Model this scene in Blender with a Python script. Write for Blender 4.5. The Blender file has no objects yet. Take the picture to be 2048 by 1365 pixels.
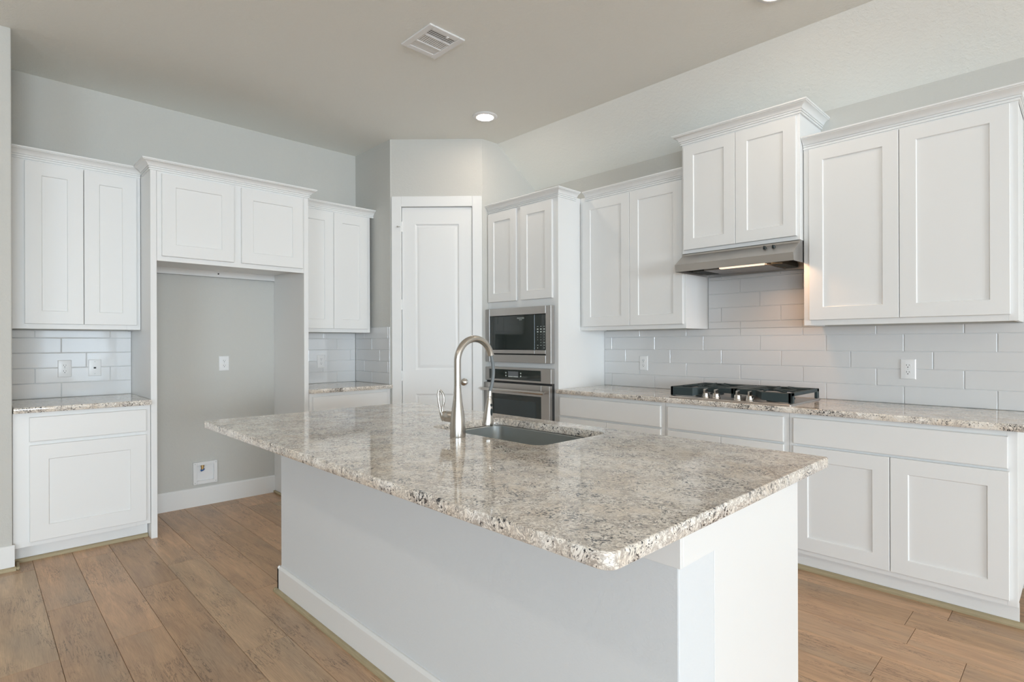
import bpy, bmesh, math, random
from mathutils import Vector, Matrix
random.seed(7)
SC = bpy.context.scene
COL = SC.collection
PI = math.pi
# ------------------------------------------------------------------ camera, world, light, exposure
F_PX, YAW, HOR, ROLL = 1113.63, 0.8011, 686.25, -0.0033
cam_d = bpy.data.cameras.new('camera'); cam = bpy.data.objects.new('camera', cam_d); COL.objects.link(cam)
cam.location = (4.874, -3.891, 1.2763)
cam_d.sensor_width = 36.0; cam_d.lens = F_PX / 2048 * 36.0
cam_d.shift_y = (HOR - 682.5) / 2048
cam_d.clip_start = 0.05
fw = Vector((-math.sin(YAW), math.cos(YAW), 0)); rt = Vector((math.cos(YAW), math.sin(YAW), 0)); up = Vector((0, 0, 1))
r2 = rt * math.cos(ROLL) + up * math.sin(ROLL) ; u2 = up * math.cos(ROLL) - rt * math.sin(ROLL)
cam.rotation_euler = Matrix((r2, u2, -fw)).transposed().to_euler()
SC.camera = cam
SC.view_settings.view_transform = 'Standard'; SC.view_settings.look = 'None'
SC.view_settings.gamma = 1.0; SC.view_settings.use_curve_mapping = False
SC.view_settings.exposure = 0.09
w = bpy.data.worlds.new('sky'); SC.world = w; w.use_nodes = True
bg = w.node_tree.nodes['Background']; bg.inputs[0].default_value = (0.72, 0.86, 1.0, 1); bg.inputs[1].default_value = 2.2

def area(name, loc, size, size_y, direction, power, color):
    l = bpy.data.lights.new(name, 'AREA'); l.shape = 'RECTANGLE'; l.size = size; l.size_y = size_y
    l.energy = power; l.color = color
    o = bpy.data.objects.new(name, l); COL.objects.link(o); o.location = loc
    o.rotation_euler = Vector(direction).to_track_quat('-Z', 'Y').to_euler()
    return o
# daylight through the windows of the far side of the open-plan room (behind / right of the camera)
area('daylight_east', (19.9, -6.0, 1.45), 5.0, 2.4, (-1, 0, 0), 1190, (0.76, 0.89, 1.0))
area('daylight_glass_door', (19.9, -1.30, 1.10), 1.8, 2.0, (-1, 0, 0), 45, (0.76, 0.89, 1.0))
area('daylight_south', (8.3, -8.30, 1.5), 3.6, 1.9, (0, 1, 0), 190, (0.68, 0.85, 1.0))
for _x, _y in ((2.2, -5.2), (4.6, -5.2), (7.2, -.974), (8.0, -3.4), (7.2, -5.6)):     # added fill lights without fixtures, on the unseen part of the ceiling
    _o = area('ceiling_fill', (_x, _y, 3.055), .14, .14, (0, 0, -1), 6, (1.0, .91, .80)); _o.data.shape = 'DISK'

# ------------------------------------------------------------------ materials
def lin(r, g, b):
    f = lambda c: (c / 255 / 12.92) if c / 255 <= 0.04045 else ((c / 255 + 0.055) / 1.055) ** 2.4
    return (f(r), f(g), f(b), 1)
def mat(name, col, rough=0.5, metal=0.0, spec=0.5, coat=0.0):
    m = bpy.data.materials.new(name); m.use_nodes = True
    b = m.node_tree.nodes['Principled BSDF']
    b.inputs['Base Color'].default_value = col if len(col) == 4 else (*col, 1)
    b.inputs['Roughness'].default_value = rough; b.inputs['Metallic'].default_value = metal
    b.inputs['Specular IOR Level'].default_value = spec
    b.inputs['Coat Weight'].default_value = coat
    return m
def N(m, t, **k):
    n = m.node_tree.nodes.new(t)
    for a, v in k.items(): setattr(n, a, v)
    return n
def L(m, a, b): m.node_tree.links.new(a, b)
def pos(m, scale=(1, 1, 1), rot=(0, 0, 0)):
    g = N(m, 'ShaderNodeNewGeometry'); mp = N(m, 'ShaderNodeMapping')
    mp.inputs['Scale'].default_value = scale; mp.inputs['Rotation'].default_value = rot
    L(m, g.outputs['Position'], mp.inputs['Vector']); return mp.outputs['Vector']
def noise(m, vec, scale, detail=4, rough=0.5, dist=0.0):
    n = N(m, 'ShaderNodeTexNoise'); n.inputs['Scale'].default_value = scale
    n.inputs['Detail'].default_value = detail; n.inputs['Roughness'].default_value = rough
    n.inputs['Distortion'].default_value = dist
    L(m, vec, n.inputs['Vector']); return n.outputs['Fac']
def ramp(m, fac, stops, interp='LINEAR'):
    r = N(m, 'ShaderNodeValToRGB'); r.color_ramp.interpolation = interp
    els = r.color_ramp.elements
    while len(els) < len(stops): els.new(0.5)
    for e, (p, c) in zip(els, stops): e.position = p; e.color = c if len(c) == 4 else (*c, 1)
    L(m, fac, r.inputs['Fac']); return r.outputs['Color']
def mix(m, fac, a, b, mode='MIX'):
    x = N(m, 'ShaderNodeMix', data_type='RGBA', blend_type=mode)
    if isinstance(fac, (int, float)): x.inputs[0].default_value = fac
    else: L(m, fac, x.inputs[0])
    for s, v in ((6, a), (7, b)):
        if isinstance(v, tuple): x.inputs[s].default_value = v if len(v) == 4 else (*v, 1)
        else: L(m, v, x.inputs[s])
    return x.outputs[2]
def bump(m, h, strength, dist=0.002):
    b = N(m, 'ShaderNodeBump'); b.inputs['Strength'].default_value = strength; b.inputs['Distance'].default_value = dist
    L(m, h, b.inputs['Height']); L(m, b.outputs['Normal'], m.node_tree.nodes['Principled BSDF'].inputs['Normal'])
def base(m): return m.node_tree.nodes['Principled BSDF'].inputs['Base Color']
def rgh(m): return m.node_tree.nodes['Principled BSDF'].inputs['Roughness']

def wallmat(name, col, st=0.6, sc=55):
    m = mat(name, col, 0.75, spec=0.25)
    v = pos(m); n = noise(m, v, sc, 3, 0.55, 0.6); n2 = noise(m, v, sc * 4, 2)
    c = mix(m, 0.3, n, n2); bump(m, c, st, 0.004)
    return m
M = {}
M['wall'] = wallmat('wall_paint', (0.585, 0.578, 0.545))
M['ceil'] = wallmat('ceiling_paint', (0.86, 0.865, 0.83), 0.75, 45)
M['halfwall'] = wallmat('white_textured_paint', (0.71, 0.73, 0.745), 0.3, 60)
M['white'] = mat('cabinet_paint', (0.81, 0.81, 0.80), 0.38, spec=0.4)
_v = pos(M['white'], (1, 1, 0.15)); bump(M['white'], noise(M['white'], _v, 300, 2), 0.03, 0.001)
M['trim'] = mat('trim_paint', (0.81, 0.81, 0.80), 0.4, spec=0.4)
_v = pos(M['trim']); bump(M['trim'], noise(M['trim'], _v, 120, 2), 0.03, 0.001)
M['plastic'] = mat('white_plastic', (0.82, 0.82, 0.82), 0.3)
M['dark'] = mat('dark_slot', (0.03, 0.03, 0.03), 0.6)
M['gap'] = mat('vent_shadow_duct', (0.05, 0.055, 0.05), 0.8)
M['blue'] = mat('blue_valve_plastic', (0.02, 0.12, 0.35), 0.4)
M['brass'] = mat('brass', (0.55, 0.35, 0.15), 0.35, 1.0)
M['nickel'] = mat('satin_nickel', (0.56, 0.53, 0.49), 0.27, 1.0)
def steel(name, col, axis):
    m = mat(name, col, 0.3, 1.0)
    sc = {'x': (1.5, 400, 400), 'z': (400, 400, 1.5)}[axis]
    n = noise(m, pos(m, sc), 1.0, 2)
    L(m, ramp(m, n, [(0.3, (0.32,) * 3), (0.7, (0.44,) * 3)]), rgh(m))
    L(m, mix(m, n, tuple(c * 0.92 for c in col), col), base(m))
    return m
M['steel'] = steel('brushed_steel', (0.58, 0.56, 0.54), 'x')
M['steel_sink'] = steel('sink_steel', (0.55, 0.58, 0.58), 'x')
M['glass'] = mat('black_glass', (0.012, 0.02, 0.018), 0.06, spec=0.6, coat=0.3)
_v = pos(M['glass']); L(M['glass'], mix(M['glass'], noise(M['glass'], _v, 2, 1), (0.010, 0.018, 0.015, 1), (0.014, 0.022, 0.02, 1)), base(M['glass']))
M['glass2'] = mat('oven_window_glass', (0.035, 0.05, 0.055), 0.08, spec=0.6)
M['lcd'] = mat('display_grey', (0.16, 0.17, 0.18), 0.2)
M['print'] = mat('printed_marks', (0.55, 0.6, 0.58), 0.5)
M['iron'] = mat('cast_iron', lin(52, 64, 66), 0.5, spec=0.4)
_v = pos(M['iron']); bump(M['iron'], noise(M['iron'], _v, 900, 2), 0.15, 0.0006)
M['rubber'] = mat('grey_hose', (0.16, 0.175, 0.18), 0.45)
M['button'] = mat('black_button', (0.02, 0.03, 0.03), 0.35)
M['mesh'] = mat('filter_mesh', (0.42, 0.40, 0.38), 0.4, 0.8)
_g = M['mesh']; _ck = N(_g, 'ShaderNodeTexChecker'); _ck.inputs['Scale'].default_value = 170
_ck.inputs['Color1'].default_value = (0.55, 0.52, 0.5, 1); _ck.inputs['Color2'].default_value = (0.12, 0.11, 0.1, 1)
L(_g, pos(_g, (1, 1, 1), (0, 0, 0.785)), _ck.inputs['Vector']); L(_g, _ck.outputs['Color'], base(_g))
def emit(name, col, s):
    m = bpy.data.materials.new(name); m.use_nodes = True; nt = m.node_tree; nt.nodes.clear()
    e = nt.nodes.new('ShaderNodeEmission'); o = nt.nodes.new('ShaderNodeOutputMaterial')
    e.inputs[0].default_value = (*col, 1); e.inputs[1].default_value = s; nt.links.new(e.outputs[0], o.inputs[0]); return m
M['lens'] = emit('lamp_lens', (1.0, 0.86, 0.72), 80)
M['hoodlens'] = emit('hood_lamp_lens', (1.0, 0.72, 0.50), 1.6)
# shoe moulding
M['shoe'] = mat('unfinished_wood_shoe', lin(172, 160, 130), 0.55)
_v = pos(M['shoe'], (3, 3, 60)); L(M['shoe'], mix(M['shoe'], noise(M['shoe'], _v, 4, 3), lin(150, 138, 108), lin(188, 172, 140)), base(M['shoe']))
# backsplash
M['tile'] = mat('glazed_tile', (0.69, 0.69, 0.69), 0.07, spec=0.55, coat=0.0)
_v = pos(M['tile']); bump(M['tile'], noise(M['tile'], _v, 7, 1), 0.06, 0.01)
M['grout'] = mat('grout', (0.76, 0.76, 0.75), 0.8)
_v = pos(M['grout']); bump(M['grout'], noise(M['grout'], _v, 500, 2), 0.2, 0.0005)
# granite
g = mat('granite', (0.7, 0.68, 0.64), 0.07, spec=0.6); M['granite'] = g
v = pos(g, (1, 1, 1), (0.3, 0.2, 0.4))
wn = N(g, 'ShaderNodeTexNoise'); wn.inputs['Scale'].default_value = 14; wn.inputs['Detail'].default_value = 3; L(g, v, wn.inputs['Vector'])
wa = N(g, 'ShaderNodeVectorMath', operation='MULTIPLY_ADD'); wa.inputs[1].default_value = (0.05, 0.05, 0.05)
L(g, wn.outputs['Color'], wa.inputs[0]); L(g, v, wa.inputs[2]); wv = wa.outputs[0]
big = noise(g, v, 5, 3)
c0 = ramp(g, noise(g, wv, 26, 5, 0.6), [(0.30, lin(236, 227, 214)), (0.50, lin(246, 240, 231)), (0.70, lin(246, 242, 236))])
warm = ramp(g, noise(g, wv, 8, 4, 0.6), [(0.48, (0, 0, 0)), (0.66, (1, 1, 1))])
c1 = mix(g, warm, c0, lin(234, 221, 204))
patch = ramp(g, noise(g, v, 10, 4, 0.6), [(0.34, (0.2, 0.2, 0.2)), (0.58, (1, 1, 1))])
def ridge(sc, dist, w, lo):
    n = N(g, 'ShaderNodeTexNoise'); n.inputs['Scale'].default_value = sc; n.inputs['Detail'].default_value = 4
    n.inputs['Roughness'].default_value = 0.62; n.inputs['Distortion'].default_value = dist; L(g, wv, n.inputs['Vector'])
    return ramp(g, n.outputs['Fac'], [(0.5 - w, (0, 0, 0)), (0.5 - w * .35, (lo,) * 3), (0.5 + w * .35, (lo,) * 3), (0.5 + w, (0, 0, 0))])
v1 = mix(g, 1.0, ridge(30, 0.9, 0.05, 0.9), patch, 'MULTIPLY')
c2 = mix(g, v1, c1, lin(192, 180, 168))
v2 = mix(g, 1.0, ridge(58, 1.2, 0.06, 0.8), patch, 'MULTIPLY')
c3a = mix(g, v2, c2, lin(166, 158, 150))
dm = mix(g, 0.28, noise(g, wv, 85, 5, 0.65, .5), noise(g, v, 9, 3))
dk = ramp(g, dm, [(0.565, (0, 0, 0)), (0.60, (0.8, 0.8, 0.8))])
c3 = mix(g, dk, c3a, lin(92, 90, 90))
sp = mix(g, 0.3, noise(g, wv, 150, 4, 0.6), noise(g, v, 13, 2))
sk = ramp(g, sp, [(0.575, (0, 0, 0)), (0.60, (1, 1, 1))])
c4 = mix(g, sk, c3, lin(58, 58, 60))
L(g, c4, base(g))
# wood floor (per-plank attribute)
f = mat('wood_planks', (0.3, 0.2, 0.1), 0.34, spec=0.35); M['floor'] = f
at = N(f, 'ShaderNodeAttribute', attribute_name='plank')
sx = N(f, 'ShaderNodeSeparateColor'); L(f, at.outputs['Color'], sx.inputs[0])
geo = N(f, 'ShaderNodeNewGeometry')
off = N(f, 'ShaderNodeVectorMath', operation='MULTIPLY_ADD'); off.inputs[1].default_value = (37, 23, 11)
L(f, at.outputs['Color'], off.inputs[0]); L(f, geo.outputs['Position'], off.inputs[2])
def fmap(s):
    mp = N(f, 'ShaderNodeMapping'); mp.inputs['Scale'].default_value = s; L(f, off.outputs[0], mp.inputs['Vector']); return mp.outputs['Vector']
tone = ramp(f, sx.outputs[0], [(0.0, lin(200, 166, 132)), (0.35, lin(220, 181, 144)), (0.7, lin(232, 190, 151)), (1.0, lin(208, 186, 154))])
gr = noise(f, fmap((1.2, 9, 1)), 2.2, 6, 0.62, 0.8)
col = mix(f, ramp(f, gr, [(0.3, (0, 0, 0)), (0.7, (1, 1, 1))]), mix(f, 0.5, tone, lin(128, 102, 86)), tone)
grey = ramp(f, noise(f, fmap((0.9, 3, 1)), 1.3, 3), [(0.5, (0, 0, 0)), (0.72, (0.55, 0.55, 0.55))])
col = mix(f, grey, col, lin(156, 146, 130))
fine = noise(f, fmap((4, 110, 1)), 3.0, 4, 0.6)
col = mix(f, ramp(f, fine, [(0.35, (0.25, 0.25, 0.25)), (0.6, (0, 0, 0))]), col, lin(126, 102, 82))
cr = noise(f, fmap((2.6, 26, 1)), 1.5, 5, 0.66, 1.6)
crm = ramp(f, cr, [(0.478, (0, 0, 0)), (0.497, (0.95, 0.95, 0.95)), (0.516, (0, 0, 0))])
gate = ramp(f, noise(f, fmap((1.5, 3, 1)), 2.3, 2), [(0.47, (0, 0, 0)), (0.58, (0.9, 0.9, 0.9))])
cm = mix(f, 1.0, crm, gate, 'MULTIPLY')
col = mix(f, cm, col, lin(70, 62, 60))
L(f, col, base(f)); bump(f, fine, 0.08, 0.001)

# ------------------------------------------------------------------ geometry helpers
def FW(s, d, z): return (s, d, z)                       # world
def FR(s, d, z): return (s, -d, z)                      # cooktop wall: s = X, d = distance from wall
def FL(s, d, z): return (d, s, z)                       # refrigerator wall: s = Y, d = distance from wall
_q = math.sqrt(0.5); DO = (0.62, -1.24)
def FD(s, d, z): return (DO[0] + _q * s + _q * d, DO[1] + _q * s - _q * d, z)   # diagonal pantry wall
class MB:
    def __init__(self, fr=FW): self.v = []; self.f = []; self.fr = fr; self.rnd = False
    def add(self, vs, fs, fr=None):
        fr = fr or self.fr; n = len(self.v)
        self.v += [Vector(fr(*p)) for p in vs]; self.f += [tuple(i + n for i in t) for t in fs]; return self
    def box(self, a0, a1, b0, b1, c0, c1, bev=0.0, seg=1, fr=None):
        a0, a1 = sorted((a0, a1)); b0, b1 = sorted((b0, b1)); c0, c1 = sorted((c0, c1))
        bm = bmesh.new(); bmesh.ops.create_cube(bm, size=1)
        for v in bm.verts:
            v.co = Vector((a0 if v.co.x < 0 else a1, b0 if v.co.y < 0 else b1, c0 if v.co.z < 0 else c1))
        if bev > 0:
            bmesh.ops.bevel(bm, geom=list(bm.edges), offset=min(bev, (a1 - a0) / 2.2, (b1 - b0) / 2.2, (c1 - c0) / 2.2), segments=seg, affect='EDGES', profile=0.5)
        bm.verts.index_update(); vs = [tuple(v.co) for v in bm.verts]; fs = [tuple(v.index for v in fc.verts) for fc in bm.faces]
        bm.free(); return self.add(vs, fs, fr)
    def rings(self, rings, cap0=True, cap1=True, closed=True, fr=None):
        vs = [p for r in rings for p in r]; n = len(rings[0]); fs = []
        for k in range(len(rings) - 1):
            for i in range(n if closed else n - 1):
                j = (i + 1) % n; fs.append((k * n + i, k * n + j, (k + 1) * n + j, (k + 1) * n + i))
        if cap0: fs.append(tuple(range(n)))
        if cap1: fs.append(tuple((len(rings) - 1) * n + i for i in range(n)))
        return self.add(vs, fs, fr)
    def rloops(self, s0, s1, z0, z1, lst, cap0=True, cap1=True, fr=None):   # concentric rectangles (inset, d)
        return self.rings([[(s0 + i, d, z0 + i), (s1 - i, d, z0 + i), (s1 - i, d, z1 - i), (s0 + i, d, z1 - i)] for i, d in lst], cap0, cap1, True, fr)
    def prism(self, prof, s0, s1, fr=None):             # prof = (d, z) points swept along s
        return self.rings([[(s, d, z) for d, z in prof] for s in (s0, s1)], fr=fr)
    def plate(self, poly, z0, z1, fr=None):             # poly = (a, b) outline extruded in z
        return self.rings([[(a, b, z) for a, b in poly] for z in (z0, z1)], fr=fr)
    def lathe(self, prof, o, axis=(0, 0, 1), n=32, fr=None):   # prof=(r, h) along axis from o
        self.rnd = True; ax = Vector(axis).normalized(); e1 = ax.orthogonal().normalized(); e2 = ax.cross(e1); o = Vector(o)
        rs = [[tuple(o + ax * h + (e1 * math.cos(2 * PI * i / n) + e2 * math.sin(2 * PI * i / n)) * max(r, 1e-5)) for i in range(n)] for r, h in prof]
        return self.rings(rs, fr=fr)
    def tube(self, pts, rad, n=16, flat=1.0, fr=None, upv=None):
        self.rnd = True; P = [Vector(p) for p in pts]; R = rad if isinstance(rad, (list, tuple)) else [rad] * len(P); rs = []
        t0 = (P[1] - P[0]).normalized(); e = Vector(upv) if upv else t0.orthogonal(); e = (e - t0 * e.dot(t0)).normalized()
        for i, p in enumerate(P):
            t = (P[min(i + 1, len(P) - 1)] - P[max(i - 1, 0)]).normalized()
            e = (e - t * e.dot(t)).normalized(); b = t.cross(e)
            rs.append([tuple(p + e * math.cos(2 * PI * k / n) * R[i] + b * math.sin(2 * PI * k / n) * R[i] * flat) for k in range(n)])
        return self.rings(rs, fr=fr)
    def build(self, name, m, parent=None, smooth=True, ang=None):
        if ang is None: ang = 40 if self.rnd else 14
        o0 = Vector((0, 0, 0))
        if parent is not None:
            q = parent
            while q is not None: o0 += q.location; q = q.parent
        me = bpy.data.meshes.new(name); me.from_pydata([v - o0 for v in self.v], [], self.f)
        bm = bmesh.new(); bm.from_mesh(me); bmesh.ops.recalc_face_normals(bm, faces=bm.faces)
        if smooth:
            for fc in bm.faces: fc.smooth = True
            for e in bm.edges:
                if len(e.link_faces) == 2 and e.calc_face_angle(0) > math.radians(ang): e.smooth = False
        bm.to_mesh(me); bm.free()
        me.materials.append(M[m] if isinstance(m, str) else m)
        o = bpy.data.objects.new(name, me); COL.objects.link(o); o.parent = parent
        return o
def thing(name, label, cat, loc, group=None):
    o = bpy.data.objects.new(name, None); COL.objects.link(o); o.location = loc; o.empty_display_size = 0.1
    o['label'] = label; o['category'] = cat
    if group: o['group'] = group
    return o
def tag(o, label, cat, group=None):
    o['label'] = label; o['category'] = cat
    if group: o['group'] = group
    return o
def struct(o): o['kind'] = 'structure'; return o
def smoothpath(P, k=8):      # Catmull-Rom
    P = [Vector(p) for p in P]; Q = [P[0] * 2 - P[1]] + P + [P[-1] * 2 - P[-2]]; out = []
    for i in range(1, len(Q) - 2):
        for j in range(k):
            t = j / k; a, b, c, d = Q[i - 1:i + 3]
            out.append(0.5 * ((2 * b) + (c - a) * t + (2 * a - 5 * b + 4 * c - d) * t * t + (3 * b - a - 3 * c + d) * t ** 3))
    out.append(P[-1]); return out

# ------------------------------------------------------------------ setting
H = 3.07
XE, YS = 20.0, -8.4
# floor: individual planks
PW = 0.1839; fl = MB(); cols = []
joints = {-3.824: 0.73, -3.640: 1.42, -3.456: 0.71, -3.272: 1.436, -3.088: 1.19, -2.904: 0.62, -2.720: 0.876, -2.352: 0.30, -0.881: 4.30, -1.433: 4.295, -1.249: 4.54}
k = 0; fl.box(-0.2, XE + .2, YS - .2, 0.3, -0.05, -0.006)
fcol = [(0.1, 0.1, 0.1)] * len(fl.f)
y1 = -0.881 + PW * 5
while y1 > YS:
    y0 = y1 - PW; off0 = None
    for a, b in joints.items():
        if abs(a - y0) < 0.02: off0 = b
    if off0 is None: off0 = random.uniform(0, 1.25)
    x = off0 - 1.25 * (int(off0 / 1.25) + 1)
    while x < XE:
        c = (random.random(), random.random(), random.random()); n0 = len(fl.f)
        if x + 1.25 > -0.1 and y0 < 0.1: fl.box(x + .0007, x + 1.2493, y0 + .0007, y1 - .0007, -0.006, 0.0, 0.0012)
        fcol += [c] * (len(fl.f) - n0); x += 1.25
    y1 = y0
fo = fl.build('floor', 'floor', smooth=False); struct(fo)
ca = fo.data.color_attributes.new('plank', 'FLOAT_COLOR', 'CORNER')
for p in fo.data.polygons:
    for li in p.loop_indices: ca.data[li].color = (*fcol[p.index], 1)
# ceiling: flat with a sloped strip down to the cooktop wall
ZB, YB = 2.74, -0.49
c_ = MB(); c_.rings([[(x, YS - .2, H), (x, YB, H), (x, 0.16, ZB - (0.16) * (H - ZB) / 0.49), (x, 0.16, H + .12), (x, YS - .2, H + .12)] for x in (-0.2, XE + .2)])
struct(c_.build('ceiling', 'ceil', smooth=False))
def wall(name, m='wall', **k): return struct(k['mb'].build(name, m, smooth=False))
b = MB(); b.box(-0.12, 0, -3.85, -1.13, 0, H); wall('wall_left', mb=b)
b = MB(); b.box(-0.12, 0.64, YS, -3.73, 0, H, 0.006, 2); wall('wall_left_end', mb=b)
b = MB(); b.plate([(-0.12, -1.13), (-0.12, -1.25), (0.615, -1.25), (0.62, -1.24), (0.56, -1.18)], 0, H)
wall('wall_pantry_side', mb=b)
DL = 0.80; DW0, DW1, DH = 0.088, 0.712, 2.475
b = MB(FD); b.box(0, DW0 - .012, -0.11, 0, 0, H); b.box(DW1 + .012, DL, -0.11, 0, 0, H); b.box(DW0 - .012, DW1 + .012, -0.11, 0, DH + .012, H)
wall('wall_pantry', mb=b)
cx_, cy_ = FD(DL, 0, 0)[:2]
b = MB(); b.rings([[(x, cy_, 0), (x, 0.0, 0), (x, 0.0, ZB), (x, YB, H), (x, cy_, H)] for x in (cx_ - 0.10, cx_)]); wall('wall_oven_side', mb=b)
b = MB(); b.box(cx_ - 0.1, XE, 0, 0.12, 0, ZB + .0); wall('wall_right', mb=b)
b = MB(); b.box(-0.12, 0.5, -0.95, -0.85, 0, H); b.box(-0.12, cx_, 0.0, 0.12, 0, H); wall('wall_pantry_back', mb=b)
# window walls of the open-plan room, out of frame
b = MB()
EZ0, EZ1 = 0.35, 2.55
wy = [(-8.3, -6.9), (-6.7, -5.3), (-5.1, -3.6), (-2.2, -0.4)]
b.box(XE, XE + .12, YS, 0.12, 0, EZ0); b.box(XE, XE + .12, YS, 0.12, EZ1, H)
e_ = [YS] + [c for p in wy for c in p] + [0.12]
for i in range(0, len(e_), 2): b.box(XE, XE + .12, e_[i], e_[i + 1], EZ0, EZ1)
wall('wall_east', mb=b)
b = MB(); wx = [(6.5, 8.2), (8.4, 10.1)]
b.box(-.12, XE, YS - .12, YS, 0, 0.5); b.box(-.12, XE, YS - .12, YS, 2.5, H)
e_ = [-.12] + [c for p in wx for c in p] + [XE]
for i in range(0, len(e_), 2): b.box(e_[i], e_[i + 1], YS - .12, YS, 0.5, 2.5)
wall('wall_south', mb=b)
wn_ = 1
for y0, y1 in wy:
    b = MB()
    for z0, z1 in ((EZ0, EZ0 + .05), (EZ1 - .05, EZ1), (1.42, 1.47)): b.box(XE + .03, XE + .08, y0, y1, z0, z1)
    for a, c in ((y0, y0 + .05), (y1 - .05, y1)): b.box(XE + .03, XE + .08, a, c, EZ0, EZ1)
    struct(b.build('window_%d' % wn_, 'trim', smooth=False)); wn_ += 1
for x0, x1 in wx:
    b = MB()
    for z0, z1 in ((0.5, .55), (2.45, 2.5), (1.47, 1.52)): b.box(x0, x1, YS - .08, YS - .03, z0, z1)
    for a, c in ((x0, x0 + .05), (x1 - .05, x1)): b.box(a, c, YS - .08, YS - .03, .5, 2.5)
    struct(b.build('window_%d' % wn_, 'trim', smooth=False)); wn_ += 1

def baseprof(h=0.14, t=0.014): return [(0, 0), (t, 0), (t, h - .012), (t - .004, h - .004), (t - .008, h), (0, h)]
def shoeprof(h=0.02, t=0.018, d0=0.0): return [(d0, 0.0), (d0 + t, 0.0), (d0 + t, h * .35), (d0 + t * .85, h * .7), (d0 + t * .5, h * .93), (d0, h)]
b = MB(FL); b.prism(baseprof(0.145), -3.015, -2.025); struct(b.build('baseboard_left', 'trim'))
b = MB(FL); b.prism([(d + .64, z) for d, z in baseprof(0.14)], -6.5, -3.722); struct(b.build('baseboard_left_end', 'trim'))
b = MB(FL); b.prism(shoeprof(d0=.654), -6.5, -3.716); b.box(-3.716, -3.70, .56, .672, 0, .018, .005); struct(b.build('trim_2', 'shoe'))

# pantry door + casing
b = MB(FD); C0, C1 = 0.003, 0.797
b.box(C0, DW0, 0, 0.018, 0, DH + .09, .003); b.box(DW1, C1, 0, 0.018, 0, DH + .09, .003); b.box(DW0, DW1, 0, 0.018, DH + .0, DH + .09, .003)
b.box(DW0 - .012, DW0, -.09, 0, 0, DH + .012); b.box(DW1, DW1 + .012, -.09, 0, 0, DH + .012); b.box(DW0, DW1, -.09, 0, DH, DH + .012)
struct(b.build('trim_1', 'trim'))
door = MB(FD); g0, g1 = DW0 + .004, DW1 - .004; t1, t0 = -0.004, -0.04
P0, P1 = g0 + .115, g1 - .115
door.box(g0, P0, t0, t1, .008, DH - .004); door.box(P1, g1, t0, t1, .008, DH - .004)
door.box(P0, P1, t0, t1, .008, .22); door.box(P0, P1, t0, t1, .83, 1.04); door.box(P0, P1, t0, t1, 2.325, DH - .004)
for z0, z1 in ((.22, .83), (1.04, 2.325)):
    door.rloops(P0, P1, z0, z1, [(0, t0), (0, t1), (.012, t1 - .009), (.02, t1 - .009), (.034, t1 - .003), (.05, t1 - .002)], cap0=False)
do = door.build('door_1', 'trim', ang=20); struct(do)
kb = MB(FD); kc = (0.0, 0.0, 0.0)
kx, ky, kz = FD(.638, t1, .935)
kb = MB(); kb.lathe([(.031, 0), (.031, .004), (.027, .008), (.011, .012), (.0105, .03), (.016, .034), (.026, .042), (.0295, .052), (.027, .064), (.018, .071), (.0, .073)], (kx, ky, kz), (_q, -_q, 0), 32)
kb.build('door_knob', 'nickel', do)
for hz in (2.30, 1.615, .99, .3):
    hb = MB(FD); hb.box(g0 - .010, g0 + .004, -.006, .008, hz - .045, hz + .045, .002); ho = hb.build('hinge', 'trim', do)
    if hz > 2.2:
        sb = MB(); p0 = Vector(FD(g0 - .006, .008, hz - .0)); q0 = Vector(FD(g0 - .03, .03, hz - .003))
        sb.tube([p0, q0], .003, 8); sb.lathe([(0.007, 0), (.007, .008), (0, .009)], q0, (q0 - p0), 12); sb.build('hinge_stop', 'nickel', do)

# ------------------------------------------------------------------ cabinets
def shaker(mb, s0, s1, z0, z1, d0, t=0.02, rail=0.073, fr=None):
    d1 = d0 + t
    mb.rings([[(s0 + i, d, z0 + i), (s1 - i, d, z0 + i), (s1 - i, d, z1 - i), (s0 + i, d, z1 - i)] for i, d in
              [(0, d0), (0, d1 - .002), (.002, d1), (rail, d1), (rail + .004, d1 - .008)]])
def slab(mb, s0, s1, z0, z1, d0, t=0.02):
    mb.rloops(s0, s1, z0, z1, [(0, d0), (0, d1_ := d0 + t - .003), (.0015, d0 + t - .0008), (.004, d0 + t)])
CP = [(0, 0), (.008, 0), (.008, .009), (.0040, .0105), (.0040, .0125), (.012, .0135), (.012, .0195), (.008, .021), (.008, .0235), (.015, .025), (.017, .030), (.022, .038), (.031, .046), (.041, .051), (.046, .0525), (.046, .0555), (.052, .058), (.052, .066), (0, .066)]
def crown(mb, path, z0, inner=0.0, side=1, scale=1.0, ends=(None, None)):
    P = [Vector((*p, 0)) for p in path]; ns = []
    for i in range(len(P) - 1):
        t = (P[i + 1] - P[i]).normalized(); ns.append(Vector((t.y, -t.x, 0)) * side)
    rs = []
    for i, p in enumerate(P):
        if i == 0: n = ns[0]
        elif i == len(P) - 1: n = ns[-1]
        else:
            n = ns[i - 1] + ns[i]; n = n / (n.dot(ns[i]))
        rs.append([tuple(p + n * (o * scale) + Vector((0, 0, z0 + z * scale))) for o, z in CP])
    mb.rings(rs, fr=FW)
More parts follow.
